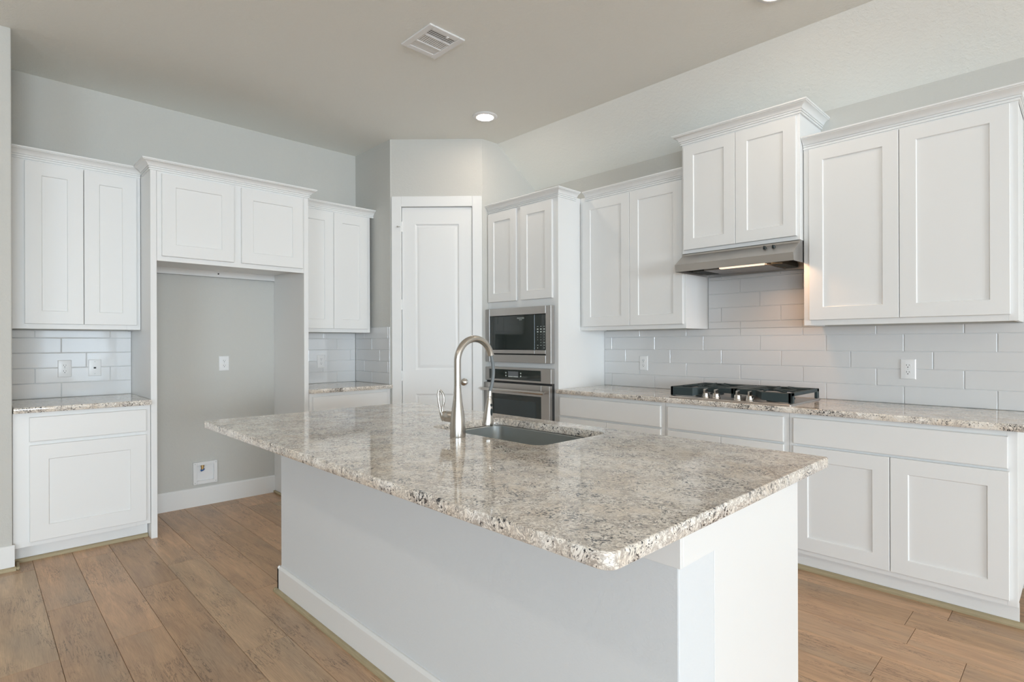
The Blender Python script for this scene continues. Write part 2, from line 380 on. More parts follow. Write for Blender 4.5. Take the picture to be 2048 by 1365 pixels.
def cabinet(name, label, cat, fr, s0, s1, z0, z1, dep, doors=(), drawers=(), stiles=(), rails=(), group=None, upper=True, crown_path=None, crown_z=None, crown_side=1, bstile=0.036, toe=None, rail=0.073, top=True, toe_ext=0.0, bottom_full=False, sides=(True, True)):
    T = thing(name, label, cat, fr((s0 + s1) / 2, dep / 2, 0 if not upper else z0), group)
    th = .018; fd = dep - .02
    b = MB(fr); e = .002
    b.box(s0 + e, s0 + th, 0.001, fd, z0, z1); b.box(s1 - th, s1 - e, 0.001, fd, z0, z1)
    zb = z0 + (.014 if upper else 0)
    b.box(s0 + th, s1 - th, 0.001, fd, zb, zb + th); b.box(s0 + th, s1 - th, 0.001, fd, z1 - th, z1)
    b.box(s0 + th, s1 - th, 0.001, .012, zb + th, z1 - th)
    b.build('cabinet_box', 'white', T)
    b = MB(fr); zr = [z0, z1]
    b.box(s0, s0 + bstile, fd, dep, z0, z1, .001); b.box(s1 - bstile, s1, fd, dep, z0, z1, .001)
    b.box(s0 + bstile, s1 - bstile, fd, dep, z0, z0 + .036); b.box(s0 + bstile, s1 - bstile, fd, dep, z1 - .05, z1)
    for a, c in stiles: b.box(a, c, fd, dep - .0005, z0 + .036, z1 - .05)
    for a, c in rails: b.box(s0 + bstile, s1 - bstile, fd, dep - .0005, a, c)
    b.build('face_frame', 'white', T)
    for a, c, p, q in doors:
        b = MB(fr); shaker(b, a, c, p, q, dep + .001, rail=rail); b.build('door', 'white', T, ang=10)
    for a, c, p, q in drawers:
        b = MB(fr); slab(b, a, c, p, q, dep + .001); b.build('drawer', 'white', T, ang=10)
    if toe:
        b = MB(fr); b.box(s0, s1 + toe_ext, toe - .015, toe, 0.001, z0 - .001); b.build('toe_kick', 'white', T)
    if crown_path:
        b = MB(); crown(b, crown_path, crown_z, side=crown_side); b.build('crown_moulding', 'white', T, ang=24)
    return T
UZ0, UZ1, CZ = 1.374, 2.45, 2.420
UG = 'white shaker wall cabinets with crown moulding'; BG = 'white shaker base cabinets under the counters'
# --- refrigerator wall
cabinet('wall_cabinet', 'tall white two-door wall cabinet at the far left above two wall plates', 'cabinet', FL, -3.728, -3.056, UZ0, UZ1, .325,
        doors=[(-3.660, -3.371, 1.405, 2.410), (-3.368, -3.080, 1.405, 2.410)], group=UG, bstile=.080, crown_path=[(.325, -3.728), (.325, -3.056)], crown_z=CZ, rail=.08)
T = thing('refrigerator_surround', 'tall white refrigerator surround with two short doors above the empty alcove', 'cabinet', (.31, -2.52, 0))
FD_ = .61
b = MB(FL); b.box(-3.053, -3.017, .001, FD_, 0, UZ1, .0015); b.build('side_panel', 'white', T)
b = MB(FL); b.box(-2.025, -1.989, .001, FD_, 0, UZ1, .0015); b.build('side_panel', 'white', T)
b = MB(FL); b.box(-3.016, -2.026, .001, FD_ - .02, 1.86, 1.878); b.box(-3.016, -2.026, .001, FD_ - .02, 2.43, UZ1); b.box(-3.016, -2.026, .001, .02, 1.812, 2.43)
b.box(-3.016, -2.026, .001, .018, 1.812, 1.86); b.build('cabinet_box', 'white', T)
b = MB(FL); z0, z1 = 1.828, UZ1; b.box(-3.016, -2.96, FD_ - .02, FD_ - .0005, z0, z1); b.box(-2.08, -2.026, FD_ - .02, FD_ - .0005, z0, z1)
b.box(-2.96, -2.08, FD_ - .02, FD_ - .0005, z0, 1.88); b.box(-2.96, -2.08, FD_ - .02, FD_ - .0005, 2.39, z1); b.box(-2.55, -2.48, FD_ - .02, FD_ - .0005, 1.88, 2.39); b.build('face_frame', 'white', T)
for a, c in ((-2.990, -2.543), (-2.492, -2.040)):
    b = MB(FL); shaker(b, a, c, 1.860, 2.405, FD_ + .001, rail=.08); b.build('door', 'white', T, ang=10)
b = MB(); crown(b, [(.39, -3.053), (FD_, -3.053), (FD_, -1.989), (.001, -1.989)], CZ); b.build('crown_moulding', 'white', T, ang=24)
b = MB(); b.lathe([(.006, 0), (.006, .002), (0, .002)], (0.0205, -2.47, 1.838), (1, 0, 0), 12); b.build('screw_hole', 'dark', T)
cabinet('wall_cabinet', 'narrow white two-door wall cabinet in the corner right of the refrigerator alcove', 'cabinet', FL, -1.987, -1.285, UZ0, UZ1, .325,
        doors=[(-1.965, -1.646, 1.405, 2.410), (-1.643, -1.318, 1.405, 2.410)], group=UG, crown_path=[(.325, -1.987), (.325, -1.252)], crown_z=CZ, rail=.08)
cabinet('base_cabinet', 'white base cabinet at the far left with one drawer over a single wide door', 'cabinet', FL, -3.728, -3.056, .105, .880, .61,
        doors=[(-3.656, -3.082, .133, .690)], drawers=[(-3.656, -3.082, .712, .853)], rails=[(.67, .72)], upper=False, bstile=.080, toe=.52, rail=.085, group=BG)
cabinet('base_cabinet', 'white corner base cabinet between refrigerator alcove and pantry door, half hidden by the island', 'cabinet', FL, -1.987, -1.252, .105, .880, .61,
        doors=[(-1.962, -1.630, .133, .690), (-1.627, -1.292, .133, .690)], drawers=[(-1.962, -1.292, .712, .853)], rails=[(.67, .72)], upper=False, toe=.52, group=BG)
# --- cooktop wall uppers
cabinet('wall_cabinet', 'white two-door wall cabinet between the oven tower and the range hood', 'cabinet', FR, 2.003, 2.937, UZ0, UZ1, .325,
        doors=[(2.040, 2.483, 1.405, 2.410), (2.486, 2.920, 1.405, 2.410)], group=UG, crown_path=[(2.060, -.325), (2.937, -.325)], crown_z=CZ)
cabinet('hood_cabinet', 'raised white two-door wall cabinet directly above the steel range hood', 'cabinet', FR, 2.939, 3.699, 1.882, 2.66, .38,
        doors=[(2.957, 3.316, 1.905, 2.615), (3.319, 3.683, 1.905, 2.615)], group=UG, crown_path=[(2.939, -.001), (2.939, -.38), (3.699, -.38), (3.699, -.001)], crown_z=2.628)
cabinet('wall_cabinet', 'widest white two-door wall cabinet at the right edge, right of the range hood', 'cabinet', FR, 3.701, 4.651, UZ0, UZ1, .325,
        doors=[(3.735, 4.178, 1.405, 2.410), (4.181, 4.622, 1.405, 2.410)], group=UG, crown_path=[(3.701, -.325), (4.651, -.325), (4.651, -.001)], crown_z=CZ)
# --- oven tower
OX0, OX1, OD = cx_ + .002, 2.001, .60
T = thing('oven_tower_cabinet', 'full height white cabinet tower holding the microwave and wall oven', 'cabinet', (1.6, -.3, 0))
b = MB(FR); b.box(OX1 - .02, OX1, .001, OD, 0.105, UZ1, .001); b.box(OX1 - .02, OX1, .001, OD - .06, 0, 0.105); b.box(OX0, OX0 + .012, .001, OD, 0.105, UZ1)
for z0, z1 in ((.105, .125), (.34, .36), (1.078, 1.098), (1.59, 1.61), (2.43, 2.45)): b.box(OX0 + .012, OX1 - .02, .001, OD - .02, z0, z1)
b.box(OX0 + .012, OX1 - .02, .001, .012, .125, 2.43); b.build('cabinet_box', 'white', T)
b = MB(FR); FO = (OD - .02, OD - .0005)
b.box(OX1 - .045, OX1 - .001, *FO, .105, UZ1); b.box(OX0, OX0 + .014, *FO, .105, UZ1)
for z0, z1 in ((.105, .14), (.335, .365), (1.070, 1.112), (1.572, 1.66), (2.39, UZ1)): b.box(OX0 + .014, OX1 - .045, *FO, z0, z1)
b.box(1.545, 1.61, *FO, 1.66, 2.39); b.box(1.9, OX1 - .045, *FO, 1.66, 2.39); b.build('face_frame', 'white', T)
for a, c in ((1.197, 1.550), (1.602, 1.950)):
    b = MB(FR); shaker(b, a, c, 1.632, 2.405, OD + .001); b.build('door', 'white', T, ang=10)
b = MB(FR); slab(b, 1.20, 1.95, .125, .345, OD + .001); b.build('drawer', 'white', T, ang=10)
b = MB(FR); b.box(OX0, OX1 - .02, OD - .075, OD - .06, .001, .104); b.build('toe_kick', 'white', T)
b = MB(); crown(b, [(OX0, -OD), (OX1, -OD), (OX1, -.385)], CZ); b.build('crown_moulding', 'white', T, ang=24)
# --- cooktop wall bases
cabinet('base_cabinet', 'white base cabinet with wide drawer over two doors, right of the oven tower', 'cabinet', FR, 2.003, 2.934, .105, .880, .60,
        doors=[(2.026, 2.466, .133, .700), (2.469, 2.908, .133, .700)], drawers=[(2.026, 2.908, .714, .856)], rails=[(.69, .72)], upper=False, toe=.54, group=BG)
cabinet('base_cabinet', 'white base cabinet under the gas cooktop with drawer front over two doors', 'cabinet', FR, 2.936, 3.711, .105, .880, .60,
        doors=[(2.960, 3.321, .133, .700), (3.324, 3.687, .133, .700)], drawers=[(2.960, 3.687, .714, .856)], rails=[(.69, .72)], upper=False, toe=.54, group=BG)
cabinet('base_cabinet', 'white base cabinet at the right edge with long drawer over two large doors', 'cabinet', FR, 3.713, 4.663, .105, .880, .60,
        doors=[(3.738, 4.190, .133, .700), (4.193, 4.636, .133, .700)], drawers=[(3.738, 4.632, .714, .856)], rails=[(.69, .72)], upper=False, toe=.54, group=BG)
b = MB(FR); b.prism(shoeprof(.024, .018, .541), 2.003, 4.72); struct(b.build('trim_3', 'shoe'))
b = MB(FL); b.prism(shoeprof(.022, .018, .521), -3.728, -3.056); struct(b.build('trim_4', 'shoe'))
b = MB(FL); b.prism(shoeprof(.022, .018, .521), -1.987, -1.252); struct(b.build('trim_5', 'shoe'))
b = MB(FW); b.box(.02, .6, -2.043, -2.026, 0, .02, .006); struct(b.build('trim_6', 'shoe'))

# ------------------------------------------------------------------ counters
def rrect(x0, x1, y0, y1, r, n=6, inset=0.0):
    x0 += inset; x1 -= inset; y0 += inset; y1 -= inset; rr = [max(q - inset, .0005) for q in (r if isinstance(r, (list, tuple)) else [r] * 4)]
    out = []
    for (cx, cy, a0, q) in ((x1 - rr[0], y0 + rr[0], -90, rr[0]), (x1 - rr[1], y1 - rr[1], 0, rr[1]), (x0 + rr[2], y1 - rr[2], 90, rr[2]), (x0 + rr[3], y0 + rr[3], 180, rr[3])):
        for i in range(n + 1):
            a = math.radians(a0 + 90 * i / n); out.append((cx + q * math.cos(a), cy + q * math.sin(a)))
    return out
def slabtop(name, x0, x1, y0, y1, z0, z1, r, label, cat, hole=None, group=None):
    e = .004
    bm = bmesh.new()
    def ring(pts, z): return [bm.verts.new((a, c, z)) for a, c in pts]
    R = [ring(rrect(x0, x1, y0, y1, r, inset=i), z) for i, z in ((e * .6, z0), (0, z0 + e * .6), (0, z1 - e), (e * .3, z1 - e * .3), (e, z1))]
    n = len(R[0])
    for a, c in zip(R, R[1:]):
        for i in range(n): bm.faces.new((a[i], a[(i + 1) % n], c[(i + 1) % n], c[i]))
    def cap(outer, inner):
        ed = []
        for lp in (outer, inner):
            if lp is None: continue
            for i in range(len(lp)):
                p, q = lp[i], lp[(i + 1) % len(lp)]; x = bm.edges.get((p, q)) or bm.edges.new((p, q)); ed.append(x)
        bmesh.ops.triangle_fill(bm, use_beauty=True, use_dissolve=False, edges=ed)
    ht = hb = None
    if hole:
        hx0, hx1, hy0, hy1, hr = hole
        HR = [ring(rrect(hx0, hx1, hy0, hy1, hr, inset=i), z) for i, z in ((0, z0), (0, z1 - .002), (-.002, z1))]
        m_ = len(HR[0])
        for a, c in zip(HR, HR[1:]):
            for i in range(m_): bm.faces.new((a[i], a[(i + 1) % m_], c[(i + 1) % m_], c[i]))
        hb, ht = HR[0], HR[-1]
    cap(R[-1], ht); cap(R[0], hb)
    bmesh.ops.recalc_face_normals(bm, faces=bm.faces)
    for fc in bm.faces: fc.smooth = True
    for x in bm.edges:
        if len(x.link_faces) == 2 and (x.calc_face_angle(0) > math.radians(50) or any(abs(q.normal.z) > .999 for q in x.link_faces)): x.smooth = False
    me = bpy.data.meshes.new(name); bm.to_mesh(me); bm.free(); me.materials.append(M['granite'])
    o = bpy.data.objects.new(name, me); COL.objects.link(o); tag(o, label, cat, group); return o
CT0, CT1 = .882, .914
SX0, SX1, SY0, SY1 = 2.885, 3.540, -2.468, -2.060
slabtop('granite_countertop', 1.980, 4.309, -3.112, -1.957, CT0, CT1, [.03, .01, .01, .02], 'large speckled granite island countertop with an undermount sink cutout', 'countertop', hole=(SX0, SX1, SY0, SY1, .05))
slabtop('granite_countertop', .001, .652, -3.726, -3.055, CT0, CT1, .002, 'short granite countertop at the far left below the two wall plates', 'countertop')
slabtop('granite_countertop', .001, .652, -1.986, -1.252, CT0, CT1, .002, 'small granite countertop in the corner beside the pantry door', 'countertop')
slabtop('granite_countertop', 2.003, 4.70, -.635, -.001, CT0, CT1, .003, 'long granite countertop along the tiled wall carrying the gas cooktop', 'countertop')

# ------------------------------------------------------------------ backsplash tiles
TR, TL, TP = .1017, .411, .003
def tiles(mb, gb, s0, s1, z0, z1, joint0, fr, skip=()):
    gb.box(s0, s1, .0005, .0035, z0, z1, fr=fr)
    r = 0; z = .9148
    while z < z1 - .004:
        zt = min(z + TR - TP, z1 - .0005); j = joint0 - r * .137
        j -= TL * (int((j - s0) / TL) + 1)
        while j < s1:
            a, c = max(j + TP / 2, s0 + .0005), min(j + TL - TP / 2, s1 - .0005)
            if c - a > .006 and zt > z0 + .006 and zt - max(z, z0 + .0005) > .004:
                zz = max(z, z0 + .0005)
                mb.rloops(a, c, zz, zt, [(0, .002), (0, .0065), (.0012, .0080), (.003, .0085)], fr=fr)
            j += TL
        z += TR; r += 1
T = thing('tile_backsplash', 'long pale grey subway tile backsplash behind the gas cooktop', 'backsplash', (3.3, 0, .914))
tb, gb = MB(), MB()
tiles(tb, gb, 2.003, 4.665, .9148, 1.372, 4.136, FR); tiles(tb, gb, 2.941, 3.697, 1.3735, 1.750, 4.136, FR)
tb.build('tiles', 'tile', T, ang=10); gb.build('grout', 'grout', T)
T = thing('tile_backsplash', 'pale grey subway tile backsplash at the far left reflecting the windows', 'backsplash', (0, -3.4, .914))
tb, gb = MB(), MB(); tiles(tb, gb, -3.727, -3.056, .9148, 1.372, -3.456, FL); tb.build('tiles', 'tile', T, ang=10); gb.build('grout', 'grout', T)
T = thing('tile_backsplash', 'small L-shaped grey subway tile backsplash in the corner by the pantry door', 'backsplash', (0, -1.6, .914))
tb, gb = MB(), MB(); tiles(tb, gb, -1.986, -1.262, .9148, 1.372, -1.45, FL)
FS = lambda s, d, z: (s, -1.251 - d, z)
tiles(tb, gb, .010, .610, .9148, 1.4215, .31, FS); tb.build('tiles', 'tile', T, ang=10); gb.build('grout', 'grout', T)

# ------------------------------------------------------------------ island
T = thing('kitchen_island', 'white kitchen island base with textured half wall and smooth end panel', 'island', (3.1, -2.4, 0))
WX0, WX1, WY0, WY1 = 1.985, 4.235, -2.752, -2.580
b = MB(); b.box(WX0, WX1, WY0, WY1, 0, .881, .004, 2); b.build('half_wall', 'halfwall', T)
b = MB(); b.box(WX0 - .002, WX1 + .012, WY0 - .014, WY0 - .0005, .772, .881, .001); b.box(WX1 + .0005, WX1 + .012, WY0 - .0005, -2.548, .772, .881, .001); b.build('apron_board', 'trim', T)
FI = lambda s, d, z: (s, WY0 - d, z)
b = MB(); b.prism(baseprof(.132, .014), WX0 - .014, WX1 + .004, fr=FI); b.prism(baseprof(.132, .014), WY0 - .014, WY1, fr=lambda s, d, z: (WX0 - d, s, z)); b.build('baseboard', 'trim', T)
b = MB(); b.prism(shoeprof(.018, .016, .0145), WX0 - .03, WX1 + .004, fr=FI); b.prism(shoeprof(.018, .016, .0145), WY0 - .03, WY1, fr=lambda s, d, z: (WX0 - d, s, z)); b.build('shoe_moulding', 'shoe', T)
b = MB(); b.box(WX1 - .018, WX1, WY1 + .0005, -2.012, 0, .881, .001); b.build('end_panel', 'white', T)
b = MB(); b.box(WX0, WX0 + .018, WY1 + .0005, -2.012, 0, .881, .001); b.build('end_panel', 'white', T)
b = MB(); b.box(WX0 + .018, SX0 - .03, WY1 + .001, -2.03, .105, .881); b.box(SX1 + .03, WX1 - .018, WY1 + .001, -2.03, .105, .881); b.box(SX0 - .03, SX1 + .03, WY1 + .001, -2.03, .105, .60); b.build('cabinet_box', 'white', T)
b = MB(); b.box(WX0 + .018, WX1 - .0185, -2.11, -2.095, 0, .104); b.build('toe_kick', 'white', T)
b = MB(); b.box(WX0 + .019, WX1 - .019, -2.029, -2.012, .70, .881); b.box(WX0 + .019, WX1 - .019, -2.029, -2.012, .105, .14)
xs = [WX0 + .019, 2.60, 2.86, 3.57, 3.90, WX1 - .019]
b.box(WX0 + .019, WX0 + .05, -2.029, -2.0125, .14, .70); b.box(WX1 - .05, WX1 - .019, -2.029, -2.0125, .14, .70); b.build('face_frame', 'white', T)
FB = lambda s, d, z: (s, -2.011 + d, z)
for a, c in ((2.01, 2.42), (2.44, 2.85), (2.87, 3.21), (3.213, 3.56), (3.58, 3.89), (3.91, 4.228)):
    b = MB(FB); shaker(b, a, c, .133, .70, 0); b.build('door', 'white', T, ang=10)
for a, c in ((2.01, 2.42), (2.44, 2.85), (2.87, 3.56), (3.58, 4.228)):
    b = MB(FB); slab(b, a, c, .714, .856, 0); b.build('drawer', 'white', T, ang=10)

# sink
T = thing('undermount_sink', 'stainless steel undermount sink set in the island countertop', 'sink', ((SX0 + SX1) / 2, (SY0 + SY1) / 2, .65))
b = MB(); rs = []
for i, z, r in ((-.014, .8815, .05), (-.014, .8790, .05), (.0, .8790, .05), (.003, .876, .05), (.006, .70, .05), (.014, .672, .06), (.04, .660, .06), (.2, .655, .02)):
    rs.append([(a, c, z) for a, c in rrect(SX0, SX1, SY0, SY1, r, 6, i)])
b.rings(rs, cap0=False); o = b.build('basin', 'steel_sink', T, ang=35)
b = MB(); b.lathe([(.045, 0), (.045, .003), (.036, .004), (.03, .001), (0, .001)], ((SX0 + SX1) / 2, (SY0 + SY1) / 2 + .05, .656)); b.build('drain', 'steel', T)

# faucet
bx, by = 3.182, -2.545
T = thing('kitchen_faucet', 'brushed nickel gooseneck pull-down faucet standing by the island sink', 'faucet', (bx, by, CT1))
b = MB(); b.lathe([(.0300, .0003), (.0305, .004), (.0300, .03), (.0290, .055), (.0268, .080), (.0235, .103), (.0205, .122), (.0175, .146), (.0150, .172), (.0136, .196), (.0135, .198)], (bx, by, CT1)); b.build('body', 'nickel', T)
b = MB(); R_ = .088; cz = 1.205; pts = [(bx, by, 1.1125), (bx, by, 1.13), (bx, by, 1.16), (bx, by, 1.19)]
for i in range(0, 33):
    a = math.radians(180 - i * (180 - 14) / 32); pts.append((bx, by + R_ + R_ * math.cos(a), cz + R_ * math.sin(a)))
pts = pts[:4] + pts[4:]
b.tube(pts, [.0135] * 30 + [.0132] * (len(pts) - 31) + [.0132], 24, upv=(1, 0, 0)); b.build('spout', 'nickel', T)
ex, ey, ez = pts[-1]
hp = smoothpath([(bx, ey - .001, ez + .012), (bx, ey + .010, ez - .035), (bx, ey + .013, ez - .075), (bx, ey + .006, ez - .115), (bx, ey - .006, ez - .150)], 8)
b = MB(); b.tube(hp, .0072, 16); b.build('hose', 'rubber', T)
hx, hy, hz = hp[-1]
ax = Vector((0, -.10, -1)).normalized()
b = MB(); b.lathe([(.0085, -.004), (.0088, .004), (.0098, .012), (.0098, .020), (.0090, .022), (.0100, .026), (.0118, .036), (.0140, .050), (.0168, .072), (.0195, .098), (.0218, .122), (.0225, .134), (.0215, .137), (.012, .1372), (0, .1372)], (hx, hy, hz), ax)
sh = b.build('spray_head', 'nickel', T)
sd = Vector((rt.x * .7 - fw.x * .7, rt.y * .7 - fw.y * .7, 0)).normalized()
for h_, rr, hh in ((.052, .0058, .0058), (.080, .0062, .0145)):
    b = MB(); rad = .0142 if h_ < .06 else .0175
    p = Vector((hx, hy, hz)) + ax * h_ + sd * (rad - .003); t_ = ax.cross(sd).normalized()
    rs = []
    for dd, sc in ((0, 1), (.0045, 1), (.0055, .8)):
        rs.append([tuple(p + sd * dd + t_ * math.cos(2 * PI * k / 20) * rr * sc + ax * math.sin(2 * PI * k / 20) * hh * sc) for k in range(20)])
    b.rings(rs); b.build('button', 'button', sh)
hd = Vector((-1, -.25, 0)).normalized(); hc = Vector((bx, by, .990))
b = MB(); b.lathe([(.0205, .018), (.0215, .030), (.0215, .050), (.0200, .052), (.0200, .0535), (.0212, .0555), (.0205, .062), (.015, .066), (0, .067)], hc, hd); hub = b.build('handle_hub', 'nickel', T)
b = MB(); tip = hc + hd * .071
side_ = Vector((-hd.y, hd.x, 0))
base_p = tip + Vector((0, 0, -.012)); 
for sgn in (-1, 1):
    vis = rt * sgn
    Pn = [tip + Vector((0, 0, -.016)), tip + hd * .007 + Vector((0, 0, .004)) + vis * .003, tip + hd * .010 + Vector((0, 0, .030)) + vis * .0055,
          tip + hd * .010 + Vector((0, 0, .058)) + vis * .0105, tip + hd * .013 + Vector((0, 0, .084)) + vis * .0100, tip + hd * .019 + Vector((0, 0, .101)) + vis * .002]
    pp = smoothpath(Pn, 8); b.tube(pp, [.0068 - .0024 * min(1, k / 14) for k in range(len(pp))], 14)
b.tube([tip + Vector((0, 0, -.020)) + hd * -.002, tip + Vector((0, 0, -.006)) + hd * .004, tip + Vector((0, 0, .016)) + hd * .008], [.006, .0085, .006], 16)
b.build('lever', 'nickel', T)

# ------------------------------------------------------------------ appliances
def text(body, size, loc, rot, parent, m='print', name='lettering', ex=.0002, align='CENTER'):
    cu = bpy.data.curves.new(name, 'FONT'); cu.body = body; cu.size = size; cu.extrude = ex; cu.align_x = align; cu.align_y = 'CENTER'
    o = bpy.data.objects.new(name, cu); COL.objects.link(o)
    bpy.context.view_layer.update()
    me = bpy.data.meshes.new_from_object(o.evaluated_get(bpy.context.evaluated_depsgraph_get())); bpy.data.objects.remove(o)
    q = bpy.data.objects.new(name, me); COL.objects.link(q); me.materials.clear(); me.materials.append(M[m])
    o0 = Vector((0, 0, 0)); p = parent
    while p is not None: o0 += p.location; p = p.parent
    q.parent = parent; q.location = Vector(loc) - o0; q.rotation_euler = rot; return q
RX = (PI / 2, 0, 0)
AX0, AX1, AF = 1.190, 1.962, .645
T = thing('microwave', 'built-in black glass microwave with steel trim above the wall oven', 'microwave', (1.576, -.4, 1.115))
b = MB(FR); I = (1.243, 1.905, 1.176, 1.508)
b.box(AX0, I[0], .602, AF, 1.113, 1.571, .002); b.box(I[1], AX1, .602, AF, 1.113, 1.571, .002); b.box(I[0], I[1], .602, AF, 1.113, I[2], .002); b.box(I[0], I[1], .602, AF, I[3], 1.571, .002); tr = b.build('trim_frame', 'steel', T)
b = MB(FR); b.box(OX0 + .03, 1.93, .12, .600, 1.125, 1.56); b.box(I[0] - .002, I[1] + .002, .600, .615, I[2] - .002, I[3] + .002); b.build('housing', 'dark', T)
b = MB(FR); b.box(I[0] + .004, 1.778, .616, .638, 1.220, I[3] - .004, .0015); md = b.build('door', 'glass', T)
b = MB(FR); b.box(1.782, I[1] - .006, .616, .638, 1.220, I[3] - .004, .0015); cp = b.build('control_panel', 'glass', T)
b = MB(FR); b.box(I[0] + .004, 1.778, .616, .640, 1.187, 1.217, .0015); b.build('door_strip', 'steel', T)
b = MB(FR); b.box(1.782, I[1] - .006, .616, .640, 1.187, 1.217, .0015); b.build('open_button', 'steel', T)
text('FRIGIDAIRE', .016, (1.620, -.6385, 1.480), RX, md, name='logo'); text('GALLERY', .009, (1.620, -.6385, 1.467), RX, md, name='logo')
rows = ['+30 1:2 x2', 'A B C', 'D E F', '1 2 3', '4 5 6', '7 8 9', '- 0 ok']
for r in range(9):
    for c in range(3):
        kp = MB(FR)
        x = 1.806 + c * .035; z = 1.407 - r * .0215
        if 3 <= r <= 6:
            t_ = {3: '123', 4: '456', 5: '789', 6: ' 0 '}[r][c]
            if t_.strip(): text(t_, .013, (x + .007, -.6385, z), RX, cp, name='keypad_digit')
            elif c == 2: kp.box(x, x + .016, .6381, .6386, z - .002, z + .003)
        elif r == 8:
            if c != 1: kp.box(x + .004, x + .010, .6381, .6384, z - .004, z + .004)
        else: kp.box(x, x + .015, .6381, .6386, z - (.0015 if r in (0, 7) else .0045), z + (.0015 if r in (0, 7) else .0045))
        if kp.v: kp.build('keypad_mark', 'print', cp)
T = thing('wall_oven', 'stainless steel wall oven with bar handle below the microwave', 'oven', (1.576, -.4, .365))
b = MB(FR); b.box(AX0, AX1, .602, AF, .952, 1.069, .002); pn = b.build('control_panel', 'steel', T)
b = MB(FR); b.box(1.240, 1.852, AF, AF + .002, .968, 1.052, .0008); gl = b.build('display_glass', 'glass', T)
b = MB(FR); b.box(1.478, 1.600, AF + .002, AF + .0024, .990, 1.038); b.build('screen', 'lcd', gl)
b = MB(FR); b.box(1.480, 1.535, AF + .0024, AF + .0027, .990, .997); b.box(1.541, 1.598, AF + .0024, AF + .0027, .990, .997)
for x in (1.445, 1.622):
    for z in (1.024, 1.000): b.box(x, x + .012, AF + .002, AF + .0024, z - .006, z + .006)
b.build('touch_marks', 'print', gl)
b = MB(FR); b.box(OX0 + .03, 1.93, .12, .601, .37, 1.06); b.box(AX0 + .004, AX1 - .004, .601, .630, .37, .950); b.build('housing', 'dark', T)
b = MB(FR); D1 = .664; W_ = (1.256, 1.872, .470, .846)
for q in ((AX0, W_[0], .385, .936), (W_[1], AX1, .385, .936), (W_[0], W_[1], .385, W_[2]), (W_[0], W_[1], W_[3], .936)): b.box(q[0], q[1], .632, D1, q[2], q[3], .0015)
dr = b.build('door', 'steel', T)
b = MB(FR); b.box(W_[0], W_[1], .640, D1 - .002, W_[2], W_[3]); b.build('door_glass', 'glass', dr)
b = MB(FR); b.box(W_[0] + .06, W_[1] - .06, D1 - .002, D1 - .0014, W_[2] + .05, W_[3] - .045)
b.build('window', 'glass2', dr)
b = MB(); b.tube([(1.215, -.712, .882), (1.222, -.712, .882), (1.935, -.712, .882), (1.942, -.712, .882)], [.011, .013, .013, .011], 20)
for x in (1.26, 1.90): b.tube([(x, -D1, .882), (x, -.704, .882)], .009, 12)
b.build('handle', 'nickel', dr)

# range hood
T = thing('range_hood', 'slim stainless steel range hood mounted over the gas cooktop', 'range hood', (3.32, -.24, 1.75))
HX0, HX1 = 2.942, 3.697
sidep = [(.012, 1.752), (.480, 1.750), (.487, 1.797), (.385, 1.866), (.385, 1.8805), (.012, 1.8805)]
b = MB(FR); b.prism(sidep, HX0, HX0 + .0025); b.prism(sidep, HX1 - .0025, HX1)
b.prism([(.477, 1.750), (.480, 1.750), (.487, 1.797), (.385, 1.867), (.385, 1.864), (.483, 1.7955)], HX0 + .0025, HX1 - .0025)
b.box(HX0 + .0025, HX1 - .0025, .012, .385, 1.878, 1.8805); b.box(HX0 + .0025, HX1 - .0025, .012, .014, 1.752, 1.878)
b.prism([(.381, 1.864), (.385, 1.864), (.385, 1.8805), (.381, 1.8805)], HX0 + .0025, HX1 - .0025); b.build('canopy', 'steel', T, ang=20)
b = MB(FR); b.box(HX0 + .003, 3.15, .015, .476, 1.795, 1.798); b.box(3.52, HX1 - .003, .015, .36, 1.795, 1.798); b.box(3.15, 3.52, .015, .05, 1.795, 1.798); b.box(3.15, 3.50, .36, .476, 1.795, 1.798); b.build('underside_pan', 'steel', T)
b = MB(FR); b.box(3.205, 3.490, .030, .350, 1.757, 1.766, .002); b.build('grease_filter', 'mesh', T)
b = MB(FR); b.box(3.205, 3.490, .362, .392, 1.754, 1.768, .004); b.build('lamp_cover', 'hoodlens', T)
b = MB(FR); b.box(3.070, 3.195, .040, .330, 1.760, 1.794, .002); b.build('motor_box', 'mesh', T)
b = MB(FR); b.box(2.965, 3.050, .060, .300, 1.764, 1.794, .002); b.build('control_box', 'gap', T)
b = MB(FR); b.box(3.500, 3.570, .040, .300, 1.762, 1.794, .002); b.build('duct_box', 'gap', T)
nrm = Vector((0, -.07, .102)).normalized()
nr2 = Vector((0, -.0695, -.0)).normalized()
fn = Vector((0, -(1.866 - 1.797), .102)); fn = Vector((0, -.56, .83)).normalized()
for x in (3.508, 3.560):
    b = MB(); pz = Vector((x, -.413, 1.8475)); b.lathe([(.0105, -.001), (.0105, .004), (.008, .012), (.0078, .014), (0, .0145)], pz, fn, 20); b.box(x - .0025, x + .0025, -.432, -.416, 1.855, 1.862); b.build('knob', 'button', T)
la = bpy.data.lights.new('hood_lamp', 'AREA'); la.shape = 'RECTANGLE'; la.size = .12; la.size_y = .06; la.energy = 2.2; la.color = (1.0, .55, .28)
lo = bpy.data.objects.new('hood_lamp', la); COL.objects.link(lo); lo.location = (3.56, -.400, 1.822)

